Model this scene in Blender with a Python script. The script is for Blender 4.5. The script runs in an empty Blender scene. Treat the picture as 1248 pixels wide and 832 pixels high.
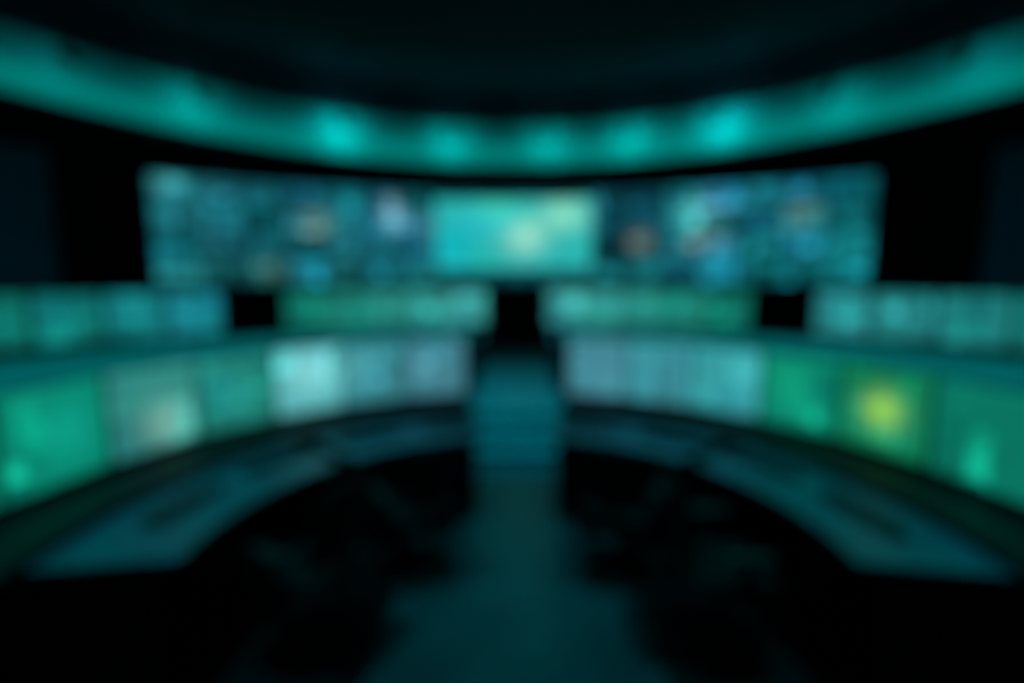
import bpy, math, random
from mathutils import Vector, Matrix
rnd = random.Random(7)
sc = bpy.context.scene
sc.view_settings.view_transform = 'Standard'
DOF = True

def lin(c):
    return tuple(((v/255)/12.92 if v/255 <= .04045 else ((v/255+.055)/1.055)**2.4) for v in c)

# ---------------- materials ----------------
def new_mat(name):
    m = bpy.data.materials.new(name); m.use_nodes = True
    return m, m.node_tree, m.node_tree.nodes['Principled BSDF']
def mat(name, rgb, rough=.5, metal=0, var=.25, scale=6, bump=0.0, spec=.5, emis=None, es=0):
    m, nt, b = new_mat(name)
    tc = nt.nodes.new('ShaderNodeTexCoord')
    n = nt.nodes.new('ShaderNodeTexNoise'); n.inputs['Scale'].default_value = scale
    n.inputs['Detail'].default_value = 4
    nt.links.new(tc.outputs['Object'], n.inputs['Vector'])
    cr = nt.nodes.new('ShaderNodeValToRGB')
    c = lin(rgb)
    cr.color_ramp.elements[0].position = .3; cr.color_ramp.elements[1].position = .7
    cr.color_ramp.elements[0].color = (*[v*(1-var) for v in c], 1)
    cr.color_ramp.elements[1].color = (*[v*(1+var) for v in c], 1)
    nt.links.new(n.outputs['Fac'], cr.inputs['Fac'])
    nt.links.new(cr.outputs['Color'], b.inputs['Base Color'])
    b.inputs['Roughness'].default_value = rough
    b.inputs['Metallic'].default_value = metal
    b.inputs['Specular IOR Level'].default_value = spec
    if bump:
        bp = nt.nodes.new('ShaderNodeBump'); bp.inputs['Strength'].default_value = bump
        nt.links.new(n.outputs['Fac'], bp.inputs['Height']); nt.links.new(bp.outputs['Normal'], b.inputs['Normal'])
    if emis:
        b.inputs['Emission Color'].default_value = (*lin(emis), 1)
        b.inputs['Emission Strength'].default_value = es
    return m
def screen_mat(name, scale):
    m, nt, b = new_mat(name)
    at = nt.nodes.new('ShaderNodeAttribute'); at.attribute_name = 'col'
    tc = nt.nodes.new('ShaderNodeTexCoord')
    n = nt.nodes.new('ShaderNodeTexNoise'); n.inputs['Scale'].default_value = scale
    nt.links.new(tc.outputs['Object'], n.inputs['Vector'])
    mr = nt.nodes.new('ShaderNodeMapRange')
    mr.inputs['From Min'].default_value = .3; mr.inputs['From Max'].default_value = .7
    mr.inputs['To Min'].default_value = .75; mr.inputs['To Max'].default_value = 1.1
    nt.links.new(n.outputs['Fac'], mr.inputs['Value'])
    b.inputs['Base Color'].default_value = (.004, .006, .007, 1)
    b.inputs['Roughness'].default_value = .4
    nt.links.new(at.outputs['Color'], b.inputs['Emission Color'])
    nt.links.new(mr.outputs['Result'], b.inputs['Emission Strength'])
    return m

M_screen = screen_mat('monitor_display', 25)
M_wallscreen = screen_mat('video_wall_display', 8)
M_bezel = mat('black_plastic', (12, 14, 16), .45)
M_body = mat('console_dark_laminate', (8, 13, 16), .6, scale=3)
M_top = mat('console_worktop', (30, 125, 145), .42, scale=8, var=.12)
M_trim = mat('console_metal_trim', (50, 58, 62), .35, metal=.8)
M_floor = mat('floor_dark_vinyl', (16, 19, 24), .5, scale=2)
M_carpet = mat('platform_carpet', (20, 26, 30), .9, scale=40, bump=.1)
M_aisle = mat('aisle_glossy_tile', (70, 98, 104), .4, scale=3, var=.15)
M_wall = mat('wall_dark_paint', (14, 20, 28), .8, scale=2)
M_panel = mat('acoustic_panel_fabric', (50, 170, 210), .9, scale=30, bump=.2)
M_ceil = mat('ceiling_dark_paint', (10, 13, 34), .9, scale=2)
M_fabric = mat('chair_fabric', (16, 22, 25), .85, scale=60, bump=.2)
M_key = mat('keyboard_keys', (40, 50, 54), .6)
M_hood = mat('console_canopy_painted_glow', (60, 110, 115), .35, scale=4, emis=(0, 90, 90), es=.8)  # emission painted in so the canopy top looks lit
M_led = mat('teal_led_strip', (20, 80, 80), .4, emis=(0, 150, 165), es=1.0)
M_lamp = mat('lamp_lens', (100, 150, 170), .3, emis=(60, 200, 220), es=2)

# cove fascia: LED wash painted as an emission gradient, fading upward
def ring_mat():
    m, nt, b = new_mat('cove_painted_glow')
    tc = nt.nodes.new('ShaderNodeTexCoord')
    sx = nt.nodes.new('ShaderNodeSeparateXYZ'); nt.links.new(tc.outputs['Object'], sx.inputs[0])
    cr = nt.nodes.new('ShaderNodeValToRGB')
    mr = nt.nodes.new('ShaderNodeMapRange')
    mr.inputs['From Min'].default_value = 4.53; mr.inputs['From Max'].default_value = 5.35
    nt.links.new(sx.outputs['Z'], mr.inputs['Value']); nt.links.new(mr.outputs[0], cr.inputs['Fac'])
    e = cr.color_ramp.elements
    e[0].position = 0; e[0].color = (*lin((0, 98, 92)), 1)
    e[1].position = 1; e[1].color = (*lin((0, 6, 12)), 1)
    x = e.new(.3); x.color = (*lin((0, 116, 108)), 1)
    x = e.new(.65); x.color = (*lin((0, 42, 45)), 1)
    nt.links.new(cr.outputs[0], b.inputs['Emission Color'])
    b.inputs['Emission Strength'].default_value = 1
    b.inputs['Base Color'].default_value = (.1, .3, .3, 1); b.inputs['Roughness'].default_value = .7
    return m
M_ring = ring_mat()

# ---------------- mesh builder ----------------
class MB:
    def __init__(s): s.v = []; s.f = []; s.m = []; s.c = []; s.mats = []
    def mi(s, m):
        if m not in s.mats: s.mats.append(m)
        return s.mats.index(m)
    def face(s, idx, m, c=(0, 0, 0)):
        s.f.append(idx); s.m.append(s.mi(m)); s.c.append(c)
    def quad(s, pts, m, c=(0, 0, 0)):
        b = len(s.v); s.v += [tuple(p) for p in pts]; s.face(list(range(b, b+len(pts))), m, c)
    def box(s, x0, x1, y0, y1, z0, z1, m, M=None, taper=1.0):
        b = len(s.v)
        cx, cy = (x0+x1)/2, (y0+y1)/2
        ps = []
        for z, t in ((z0, 1), (z1, taper)):
            for (x, y) in ((x0, y0), (x1, y0), (x1, y1), (x0, y1)):
                p = Vector((cx+(x-cx)*t, cy+(y-cy)*t, z))
                ps.append(tuple(M @ p) if M else tuple(p))
        s.v += ps
        for f in ((3, 2, 1, 0), (4, 5, 6, 7), (0, 1, 5, 4), (1, 2, 6, 5), (2, 3, 7, 6), (3, 0, 4, 7)):
            s.face([b+i for i in f], m)
    def cyl(s, c, r0, r1, z0, z1, m, n=20, M=None):
        b = len(s.v)
        for z, r in ((z0, r0), (z1, r1)):
            for i in range(n):
                a = 2*math.pi*i/n
                p = Vector((c[0]+r*math.cos(a), c[1]+r*math.sin(a), z))
                s.v.append(tuple(M @ p) if M else tuple(p))
        for i in range(n):
            j = (i+1) % n; s.face([b+i, b+j, b+n+j, b+n+i], m)
        s.face([b+i for i in reversed(range(n))], m); s.face([b+n+i for i in range(n)], m)
    def arc(s, cy, r0, r1, z0, z1, a0, a1, m, n=None, mtop=None):
        """annular sector solid, angle in deg clockwise from +Y; r0/r1 may be callables"""
        n = n or max(2, int(abs(a1-a0)/2.5))
        b = len(s.v)
        R0 = r0 if callable(r0) else (lambda a: r0); R1 = r1 if callable(r1) else (lambda a: r1)
        for i in range(n+1):
            a = a0+(a1-a0)*i/n; t = math.radians(a); sn, cs = math.sin(t), math.cos(t)
            for (r, z) in ((R0(a), z0), (R1(a), z0), (R1(a), z1), (R0(a), z1)):
                s.v.append((r*sn, cy+r*cs, z))
        for i in range(n):
            p = b+4*i; q = p+4
            s.face([p, p+1, q+1, q], m)
            s.face([p+1, p+2, q+2, q+1], m)
            s.face([p+2, p+3, q+3, q+2], mtop or m)
            s.face([p+3, p, q, q+3], m)
        s.face([b, b+3, b+2, b+1], m); e = b+4*n; s.face([e, e+1, e+2, e+3], m)
    def mesh(s, name):
        me = bpy.data.meshes.new(name); me.from_pydata(s.v, [], s.f)
        for m in s.mats: me.materials.append(m)
        me.polygons.foreach_set('material_index', s.m)
        if any(c != (0, 0, 0) for c in s.c):
            at = me.color_attributes.new('col', 'FLOAT_COLOR', 'CORNER')
            for p in me.polygons:
                for li in p.loop_indices: at.data[li].color = (*s.c[p.index], 1)
        me.update()
        return me
def fixn(me):
    import bmesh
    bm = bmesh.new(); bm.from_mesh(me); bmesh.ops.recalc_face_normals(bm, faces=bm.faces); bm.to_mesh(me); bm.free()
def obj(name, me, M=None, bevel=0, seg=2, parent=None, fix=True):
    if fix: fixn(me)
    o = bpy.data.objects.new(name, me); sc.collection.objects.link(o)
    if M: o.matrix_world = M
    if bevel:
        bv = o.modifiers.new('bevel', 'BEVEL'); bv.width = bevel; bv.segments = seg; bv.limit_method = 'ANGLE'
    if parent: o.parent = parent
    return o
def place(cy, r, a, z):
    t = math.radians(a)
    return Matrix.Translation((r*math.sin(t), cy+r*math.cos(t), z)) @ Matrix.Rotation(-t, 4, 'Z')

# ---------------- screen contents ----------------
def content(nx, ny, base, blobs=(), contrast=1.0):
    """returns grid[ny][nx] of linear colours, UI windows and graphs, mean = base"""
    g = [[.8]*nx for _ in range(ny)]
    tint = [[(1, 1, 1)]*nx for _ in range(ny)]
    for k in range(7):
        w = rnd.randint(3, max(4, nx//2)); h = rnd.randint(2, max(3, ny//2))
        x = rnd.randint(0, nx-w); y = rnd.randint(0, ny-h); lv = rnd.choice([.3, .5, .8, 1.3, 1.9])
        tt = rnd.choice([(1, 1, 1), (1.15, .98, .95), (.7, 1.03, .95), (.8, .97, 1.1)])
        for j in range(y, y+h):
            for i in range(x, x+w): g[j][i] = lv; tint[j][i] = tt
        if k % 2:
            for i in range(x, x+w):                      # bar graph
                hh = rnd.randint(0, h)
                for j in range(y, y+hh): g[j][i] = lv*1.8+.3
        else:
            for j in range(y, y+h, 2):                   # text lines
                L = rnd.randint(1, w)
                for i in range(x, x+L): g[j][i] = lv*.5
    for i in range(nx): g[ny-1][i] = 1.2
    mean = sum(map(sum, g))/(nx*ny)
    b = lin(base); out = []
    for j in range(ny):
        row = []
        for i in range(nx):
            k = 1+(g[j][i]/mean-1)*contrast; c = [b[q]*k*tint[j][i][q] for q in range(3)]
            for (bx, by, br, bc) in blobs:
                d = math.exp(-(((i+.5)/nx-bx)**2+((j+.5)/ny-by)**2)/br**2)
                lc = lin(bc); c = [c[q]*(1-d)+lc[q]*d for q in range(3)]
            row.append(tuple(c))
        out.append(row)
    return out

def monitor(M, w, h, base, blobs=(), stand=.15):
    b = MB(); nx, ny = 26, 18
    g = content(nx, ny, base, blobs, .55)
    for j in range(ny):
        for i in range(nx):
            x0 = -w/2+w*i/nx; x1 = -w/2+w*(i+1)/nx; z0 = h*j/ny; z1 = h*(j+1)/ny
            b.quad([(x0, -.002, z0), (x1, -.002, z0), (x1, -.002, z1), (x0, -.002, z1)], M_screen, g[j][i])
    e = .012
    b.box(-w/2-e, w/2+e, 0, .03, -e, h+e, M_bezel)
    for (x0, x1, z0, z1) in ((-w/2-e, w/2+e, -e, 0), (-w/2-e, w/2+e, h, h+e), (-w/2-e, -w/2, 0, h), (w/2, w/2+e, 0, h)):
        b.box(x0, x1, -.008, 0, z0, z1, M_bezel)
    b.box(-w/4, w/4, .03, .05, h*.2, h*.7, M_bezel)
    b.box(-.03, .03, .05, .07, -stand+.01, h*.4, M_bezel)
    b.box(-.13, .13, -.07, .10, -stand, -stand+.012, M_bezel)
    return obj('computer_monitor', b.mesh('computer_monitor'), M, fix=False)

# ---------------- keyboard / mouse / chair meshes ----------------
kb = MB(); kb.box(-.22, .22, -.07, .07, 0, .018, M_bezel)
for j in range(5):
    for i in range(15):
        x = -.205+i*.0275; y = -.06+j*.0245
        kb.box(x, x+.023, y, y+.02, .018, .027, M_key, taper=.85)
kb_me = kb.mesh('computer_keyboard'); fixn(kb_me)
ms = MB()
N = 14
for k in range(7):
    ph = k/6*math.pi/2
    for i in range(N):
        a = 2*math.pi*i/N
        ms.v.append((.032*math.cos(ph)*math.cos(a), .055*math.cos(ph)*math.sin(a), .034*math.sin(ph)+.001))
for k in range(6):
    for i in range(N):
        j = (i+1) % N; ms.face([k*N+i, k*N+j, (k+1)*N+j, (k+1)*N+i], M_bezel)
ms.face(list(range(N)), M_bezel); ms.box(-.004, .004, .02, .035, .026, .036, M_key)
ms_me = ms.mesh('computer_mouse'); fixn(ms_me)

def grid_pad(b, w, h, t, fn, m, nx=8, ny=8):
    """rounded cushion from superellipse grid"""
    base = len(b.v)
    for side in (0, 1):
        for j in range(ny+1):
            for i in range(nx+1):
                u = -1+2*i/nx; v = -1+2*j/ny
                uu = u*math.sqrt(1-v*v*.18); vv = v*math.sqrt(1-u*u*.18)
                edge = (1-abs(u)**4)*(1-abs(v)**4)
                b.v.append(tuple(fn(uu*w/2, vv*h/2, (t/2)*(.35+.65*edge)*(1 if side else -1))))
    W = nx+1; S = (nx+1)*(ny+1)
    for side in (0, 1):
        for j in range(ny):
            for i in range(nx):
                p = base+side*S+j*W+i; b.face([p, p+1, p+W+1, p+W], m)
    for i in range(nx):
        b.face([base+i, base+i+1, base+S+i+1, base+S+i], m)
        q = base+ny*W+i; b.face([q, q+1, q+S+1, q+S], m)
    for j in range(ny):
        p = base+j*W; b.face([p, p+W, p+W+S, p+S], m)
        p += nx; b.face([p, p+W, p+W+S, p+S], m)
ch = MB()
for k in range(5):
    R = Matrix.Rotation(k*2*math.pi/5+.3, 4, 'Z')
    ch.box(.03, .30, -.022, .022, .065, .10, M_trim, R)
    ch.cyl((0, 0), .03, .03, -.015, .015, M_bezel, 14, R @ Matrix.Translation((.29, 0, .031)) @ Matrix.Rotation(math.pi/2, 4, 'X'))
ch.cyl((0, 0), .045, .04, .06, .16, M_trim); ch.cyl((0, 0), .025, .025, .16, .42, M_trim)
ch.box(-.14, .14, -.12, .12, .41, .44, M_bezel)
grid_pad(ch, .50, .48, .09, lambda u, v, d: Vector((u, v, .48+d+.15*u*u-.1*max(0, v-.1))), M_fabric)
grid_pad(ch, .46, .46, .07, lambda u, v, d: Vector((u, -.24-.10*(v+.23)/.46+.35*u*u-d+.0, .80+v)), M_fabric)
ch.box(-.035, .035, -.30, -.26, .42, .82, M_trim); ch.box(-.035, .035, -.30, -.08, .41, .44, M_trim)
for sx in (-1, 1):
    ch.box(sx*.27-.02, sx*.27+.02, -.03, .03, .44, .66, M_trim)
    ch.box(min(sx*.12, sx*.29), max(sx*.12, sx*.29), -.03, .03, .425, .45, M_trim)
    ch.box(sx*.27-.04, sx*.27+.04, -.13, .14, .66, .69, M_bezel)
ch_me = ch.mesh('office_chair'); fixn(ch_me)
for p in ch_me.polygons:
    if ch_me.materials[p.material_index] == M_fabric: p.use_smooth = True
def chair(cy, r, a, z, spin=0):
    o = obj('office_chair', ch_me, place(cy, r, a, z) @ Matrix.Rotation(math.radians(spin), 4, 'Z'), bevel=.006, fix=False)

# ---------------- room ----------------
WC = -.4; WR = 12
def wall(name, a0, a1):
    b = MB(); b.arc(WC, WR, WR+.2, 0, 6.0, a0, a1, M_wall, n=24); obj(name, b.mesh(name))
wall('wall_back', -60, 60); wall('wall_right', 60, 130); wall('wall_left', -130, -60); wall('wall_front', 130, 230)
b = MB(); b.cyl((0, WC), WR+.2, WR+.2, -.1, 0, M_floor, 96); obj('floor', b.mesh('floor'))
b = MB(); b.cyl((0, WC), WR+.2, WR+.2, 6.0, 6.1, M_ceil, 96); obj('ceiling', b.mesh('ceiling'))

for s in (-1, 1):
    p = MB()
    for k in range(4):
        a0 = 41.5+k*8.5
        p.arc(WC, WR-.07, WR, 1.6, 4.3, s*a0, s*(a0+8), M_panel)
    obj('acoustic_wall_panel', p.mesh('acoustic_wall_panel'), bevel=.01)
p = MB(); p.arc(WC, WR-.03, WR, .5, .62, -60, 60, M_trim, n=48); obj('baseboard_back', p.mesh('baseboard_back'))

# raised rear platform
PC = 1.5
def rout(a):
    t = math.radians(a)
    k = PC-WC; bq = k*math.cos(t); return -bq+math.sqrt(bq*bq-(k*k-WR*WR))
p = MB(); p.arc(PC, 4.75, rout, 0, .5, -110, 110, M_carpet, n=110)
p.arc(PC, 4.72, 4.75, .44, .505, -110, 110, M_trim, n=110)
obj('raised_floor_platform', p.mesh('raised_floor_platform'))
p = MB()
for k in range(3):
    y0 = 5.45+.28*k
    p.box(-.6, .6, y0, 6.29, .0, .167*(k+1) if k < 2 else .506, M_aisle)
    p.box(-.56, .56, y0-.012, y0, .167*(k+1)-.035, .167*(k+1)-.015, M_led)
obj('aisle_steps', p.mesh('aisle_steps'))
p = MB(); p.box(-.8, .8, -3, 3.8, 0, .006, M_aisle); p.box(-.5, .5, 3.8, 5.43, 0, .006, M_aisle)
p.box(-.7, .7, 6.29, 11.4, .5, .506, M_aisle)
obj('aisle_runner', p.mesh('aisle_runner'))

# ---------------- ceiling cove ring ----------------
RC, RR = 3.8, 7.2
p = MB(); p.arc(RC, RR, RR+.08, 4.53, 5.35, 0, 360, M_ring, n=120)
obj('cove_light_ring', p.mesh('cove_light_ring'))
p = MB(); p.arc(RC, RR+.08, RR+.45, 4.45, 6.0, 0, 360, M_ceil, n=120)
p.arc(RC, RR-.03, RR+.1, 4.45, 4.53, 0, 360, M_trim, n=120)
p.arc(RC, RR-.06, RR+.1, 5.35, 6.0, 0, 360, M_ceil, n=120)
obj('ceiling_soffit', p.mesh('ceiling_soffit'))

def spotlamp(slope, power, col):
    A = 1+slope*slope; Y = (2*RC+math.sqrt(4*RC*RC-4*A*(RC*RC-RR*RR)))/(2*A); X = slope*Y
    a = math.degrees(math.atan2(X, Y-RC))
    M = place(RC, RR-.55, a, 5.0)
    l = MB(); T = Matrix.Rotation(math.radians(-60), 4, 'X')
    l.cyl((0, 0), .02, .02, .06, 1.0, M_bezel, 12)
    l.cyl((0, 0), .07, .09, -.12, .1, M_bezel, 20, T); l.cyl((0, 0), .075, .075, .1, .105, M_lamp, 20, T)
    o = obj('ceiling_spotlight', l.mesh('ceiling_spotlight'), M)
    L = bpy.data.lights.new('spot_bulb', 'POINT'); L.energy = power; L.color = col; L.shadow_soft_size = .06
    lo = bpy.data.objects.new('spot_bulb', L); sc.collection.objects.link(lo)
    lo.parent = o; lo.location = (0, .16, .0)
for s, pw, c in ((-.90, 1.2, (0, .9, .85)), (-.635, 5, (0, .9, .82)), (-.345, 13, (0, .9, .86)), (-.13, 9, (0, .9, .82)), (.06, 8, (0, .9, .82)), (.22, 9, (0, .9, .82)), (.40, 14, (0, .88, .88)), (.62, 4, (0, .9, .82)), (.88, 2.2, (0, .9, .85))):  # some mid-ring lamps are added to even out the fascia brightness
    spotlamp(s, pw, c)

# ---------------- video wall ----------------
VR = 11.4
v = MB()
def vcell(a0, a1, z0, z1, c):
    pts = []
    for a, z in ((a0, z0), (a1, z0), (a1, z1), (a0, z1)):
        t = math.radians(a); pts.append((VR*math.sin(t), WC+VR*math.cos(t), z))
    v.quad(pts, M_wallscreen, c)
Z0, Z1 = 2.02, 3.98
vblobs = [(-13.2, 3.5, 1.0, .25, (150, 190, 198)), (19.5, 3.45, 1.9, .27, (125, 205, 215)), (13.2, 2.9, 1.2, .17, (120, 135, 122)),
          (20, 2.9, 1.5, .15, (120, 130, 118)), (-21, 3.2, 1.3, .25, (88, 128, 114)), (-33.5, 3.8, 1.2, .15, (90, 160, 170)),
          (28.5, 3.4, 1.0, .2, (85, 120, 108)), (-8.5, 3.2, 2, .3, (70, 115, 120)), (-25, 2.3, 1.5, .15, (70, 125, 112))]
def vbase(a, z):
    base = (22, 100, 112)
    if 9 < a < 16: base = (8, 64, 78)
    if z < 2.5: base = (24, 126, 132)
    if 16 < a: base = (26, 122, 134)
    if a > 16 and z > 3.5: base = (22, 108, 122)
    c = list(lin(base))
    for (ba, bz, sa, sz, bc) in vblobs:
        d = math.exp(-((a-ba)/sa)**2-((z-bz)/sz)**2); l = lin(bc); c = [c[q]*(1-d)+l[q]*d for q in range(3)]
    return c
def tile(a0, a1, z0, z1, nx, ny, fn, contrast=.8):
    g = content(nx, ny, (255, 255, 255), contrast=contrast)
    for j in range(ny):
        for i in range(nx):
            aa0 = a0+(a1-a0)*i/nx; aa1 = a0+(a1-a0)*(i+1)/nx; zz0 = z0+(z1-z0)*j/ny; zz1 = z0+(z1-z0)*(j+1)/ny
            c = fn((aa0+aa1)/2, (zz0+zz1)/2); k = g[j][i]
            vcell(aa0, aa1, zz0, zz1, tuple(c[q]*k[q] for q in range(3)))
gap = .09
AL, AR = 35.0, 34.0
rh = (Z1-Z0)/4
for s, amax, amin in ((-1, AL, 9.0), (1, AR, 8.3)):
    cw = (amax-amin)/7
    for col in range(7):
        for row in range(4):
            a0, a1 = sorted((s*(amin+cw*col+gap), s*(amin+cw*(col+1)-gap)))
            tv = rnd.uniform(.45, 1.65)
            tn = rnd.choice([(1, 1, 1), (1.4, .96, .95), (.6, 1.03, .95), (.9, .95, 1.12)])
            tile(a0, a1, Z0+rh*row+.018, Z0+rh*(row+1)-.018, 12, 8,
                 lambda a, z: [q*tv*w for q, w in zip(vbase(a, z), tn)], .9)
def cfn(a, z):
    c = list(lin((45, 188, 184)))
    for (ba, bz, sa, sz, bc) in ((1.0, 3.05, 2.0, .33, (170, 240, 212)), (5.2, 3.5, 2.3, .3, (150, 240, 205)),
                                 (-7, 2.8, 2.2, .5, (10, 188, 200)), (-2, 3.6, 2.5, .25, (70, 215, 188))):
        d = math.exp(-((a-ba)/sa)**2-((z-bz)/sz)**2); l = lin(bc); c = [c[q]*(1-d)+l[q]*d for q in range(3)]
    return c
tile(-8.9, 8.2, 2.33, 3.82, 48, 24, cfn, .2)
for k in range(5):
    w5 = 17.1/5; a0 = -8.9+k*w5
    tile(a0+.05, a0+w5-.05, Z0+.01, 2.3, 12, 4, lambda a, z: lin((14, 80, 88)))
    tile(a0+.05, a0+w5-.05, 3.85, Z1-.01, 12, 3, lambda a, z: lin((14, 64, 74)))
v.arc(WC, VR+.01, WR-.02, Z0-.08, Z1+.08, -AL-.3, AR+.3, M_bezel, n=60)
for z in (Z0-.08, Z1):
    v.arc(WC, VR-.03, VR+.02, z, z+.08, -AL-.3, AR+.3, M_bezel, n=60)
for a in (-AL-.3, AR): v.arc(WC, VR-.03, VR+.02, Z0-.08, Z1+.08, a, a+.3, M_bezel, n=2)
vw = obj('video_wall', v.mesh('video_wall'), fix=False)

# ---------------- front row consoles ----------------
FC = 2.4
colsL = [(70, 138, 154), (58, 142, 152), (100, 198, 202), (34, 138, 126), (55, 152, 142), (8, 140, 115), (8, 120, 98)]
colsR = [(72, 142, 158), (62, 150, 162), (56, 162, 168), (12, 138, 112), (18, 136, 92), (10, 126, 104), (10, 110, 84)]
blL = {1: [(.1, .55, .35, (80, 165, 172))], 2: [(.5, .6, .3, (140, 220, 222))], 4: [(.6, .3, .25, (120, 175, 160))], 5: [(.6, .5, .3, (12, 165, 140))]}
blR = {3: [(.4, .6, .3, (15, 162, 124))], 4: [(.5, .5, .19, (165, 225, 90))], 2: [(.75, .6, .3, (70, 188, 192))]}
for s in (-1, 1):
    c = MB()
    A0 = 10.8
    def A(x, y): return sorted((s*x, s*y))
    for (p0, p1) in ((A0, 48), (53, 99)):
        c.arc(FC, 1.6, 2.9, .765, .80, *A(p0, p1), M_top)
        c.arc(FC, 1.585, 1.60, .755, .80, *A(p0, p1), M_trim)
        c.arc(FC, 1.9, 2.9, .70, .765, *A(p0+1, p1-1), M_body)
    c.arc(FC, 1.75, 2.9, .0, .76, *A(49.5, 51.5), M_body, n=2)
    c.arc(FC, 1.85, 2.9, .0, .765, *A(A0+.3, A0+1.2), M_body, n=2)
    c.arc(FC, 1.75, 2.9, .0, .765, *A(98, 99), M_body, n=2)
    for a in (31, 66, 82): c.arc(FC, 2.2, 2.86, .0, .70, *A(a, a+6), M_body, n=3)
    c.arc(FC, 2.86, 3.0, .0, 1.5, *A(A0, 104), M_body)
    c.arc(FC, 2.24, 2.86, .80, .86, *A(A0, 104), M_body)
    hood_out = lambda a: 3.02+.7*max(0, (abs(a)-12)/90)
    c.arc(FC, 2.64, hood_out, 1.515, 1.56, *A(A0-.3, 104), M_hood)
    c.arc(FC, 2.86, 2.98, 1.49, 1.52, *A(A0, 104), M_body)
    c.arc(FC, 2.68, 2.9, .8, 1.515, *A(A0-.3, A0+.1), M_body, n=2)
    obj('control_console_desk', c.mesh('control_console_desk'), bevel=.004)
    for k in range(7):
        a = s*(11.2+6.6+k*13.0)
        cl = (colsL if s < 0 else colsR)[k]; bl = (blL if s < 0 else blR).get(k, ())
        monitor(place(FC, 2.68, a, .923), .585, .575, cl, bl, stand=.062)
    for a in (18.5, 39, 61, 82):
        obj('computer_keyboard', kb_me, place(FC, 1.95, s*a, .8), fix=False)
        obj('computer_mouse', ms_me, place(FC, 1.95, s*a+8.2, .8), fix=False)
    for a, sp in ((38, 8), (78, -12)): chair(FC, 1.22, s*a, 0, sp)

# ---------------- rear row consoles ----------------
def lerp(c1, c2, t): return tuple(c1[i]*(1-t)+c2[i]*t for i in range(3))
for s in (-1, 1):
    for bi, (a0, a1) in enumerate(((4.4, 30.8), (37.6, 65.1))):
        c = MB()
        def A(x, y): return sorted((s*x, s*y))
        c.arc(PC, 5.75, 6.95, 1.22, 1.26, *A(a0+.6, a1), M_top)
        c.arc(PC, 6.85, 6.97, .5, 1.55, *A(a0+.6, a1), M_body)
        for f in (.02, .34, .66, .97):
            q = a0+.8+(a1-a0-1)*f; c.arc(PC, 5.9, 6.85, .5, 1.22, *A(q, q+.6), M_body, n=2)
        obj('control_console_desk', c.mesh('control_console_desk'), bevel=.004)
        w = (a1-a0)/5
        for k in range(5):
            a = a0+w*(k+.5)
            if bi == 0: cl = lerp((64, 168, 164), (18, 122, 106), k/4)
            else: cl = lerp((26, 134, 146), (12, 112, 94), k/4) if s < 0 else lerp((46, 146, 150), (16, 116, 108), k/4)
            monitor(place(PC, 6.7, s*a, 1.36), .60, .57, cl, stand=.10)
            obj('computer_keyboard', kb_me, place(PC, 6.1, s*a, 1.26), fix=False)
        for k in (0, 2, 4):
            chair(PC, 5.45, s*(a0+(1.8 if k == 0 else 0)+w*(k+.5)), .5, rnd.uniform(-20, 20))

# ---------------- added fill lights ----------------
def spot(name, loc, tgt, e, col, ang, r=.1):
    h = MB(); h.cyl((0, 0), .09, .07, 0, .2, M_bezel, 20); h.cyl((0, 0), .02, .02, .2, max(.25, 6.0-loc[2]), M_bezel, 10)
    o = obj('fill_light_housing', h.mesh('fill_light_housing'), Matrix.Translation(loc))  # unseen fixture body made up for each fill light
    L = bpy.data.lights.new(name, 'SPOT'); L.energy = e; L.color = col; L.spot_size = math.radians(ang); L.spot_blend = .8; L.shadow_soft_size = r
    lo = bpy.data.objects.new(name, L); sc.collection.objects.link(lo)
    R = (Vector(tgt)-Vector(loc)).to_track_quat('-Z', 'Y')
    lo.parent = o; lo.location = (0, 0, -.03); lo.rotation_mode = 'QUATERNION'; lo.rotation_quaternion = R
spot('aisle_fill_spot', (0, 4.6, 5.7), (0, 7.0, .4), 1300, (0, .82, 1), 44)  # added out of view to brighten the steps and rear aisle
spot('walk_fill_spot', (0, 3.4, 5.7), (0, 4.2, 0), 70, (0, .8, 1), 44)  # added out of view to brighten the near aisle floor
for s in (-1, 1):
    spot('desk_fill_spot', (s*1.7, 2.3, 5.7), (s*1.75, 2.9, .8), 165, (0, .9, .98), 52)  # added above the frame to brighten the worktops

w = bpy.data.worlds.new('world'); sc.world = w; w.use_nodes = True
w.node_tree.nodes['Background'].inputs[0].default_value = (.001, .004, .008, 1)

# ---------------- camera ----------------
cd = bpy.data.cameras.new('camera'); cam = bpy.data.objects.new('camera', cd); sc.collection.objects.link(cam)
cd.sensor_width = 36; cd.lens = 17.31; cd.clip_start = .05
cam.location = (0, 0, 2.1)
cam.rotation_euler = (math.radians(90-7.15), 0, math.radians(.55))
if DOF:
    cd.dof.use_dof = True; cd.dof.focus_distance = .3; cd.dof.aperture_fstop = .92
sc.camera = cam
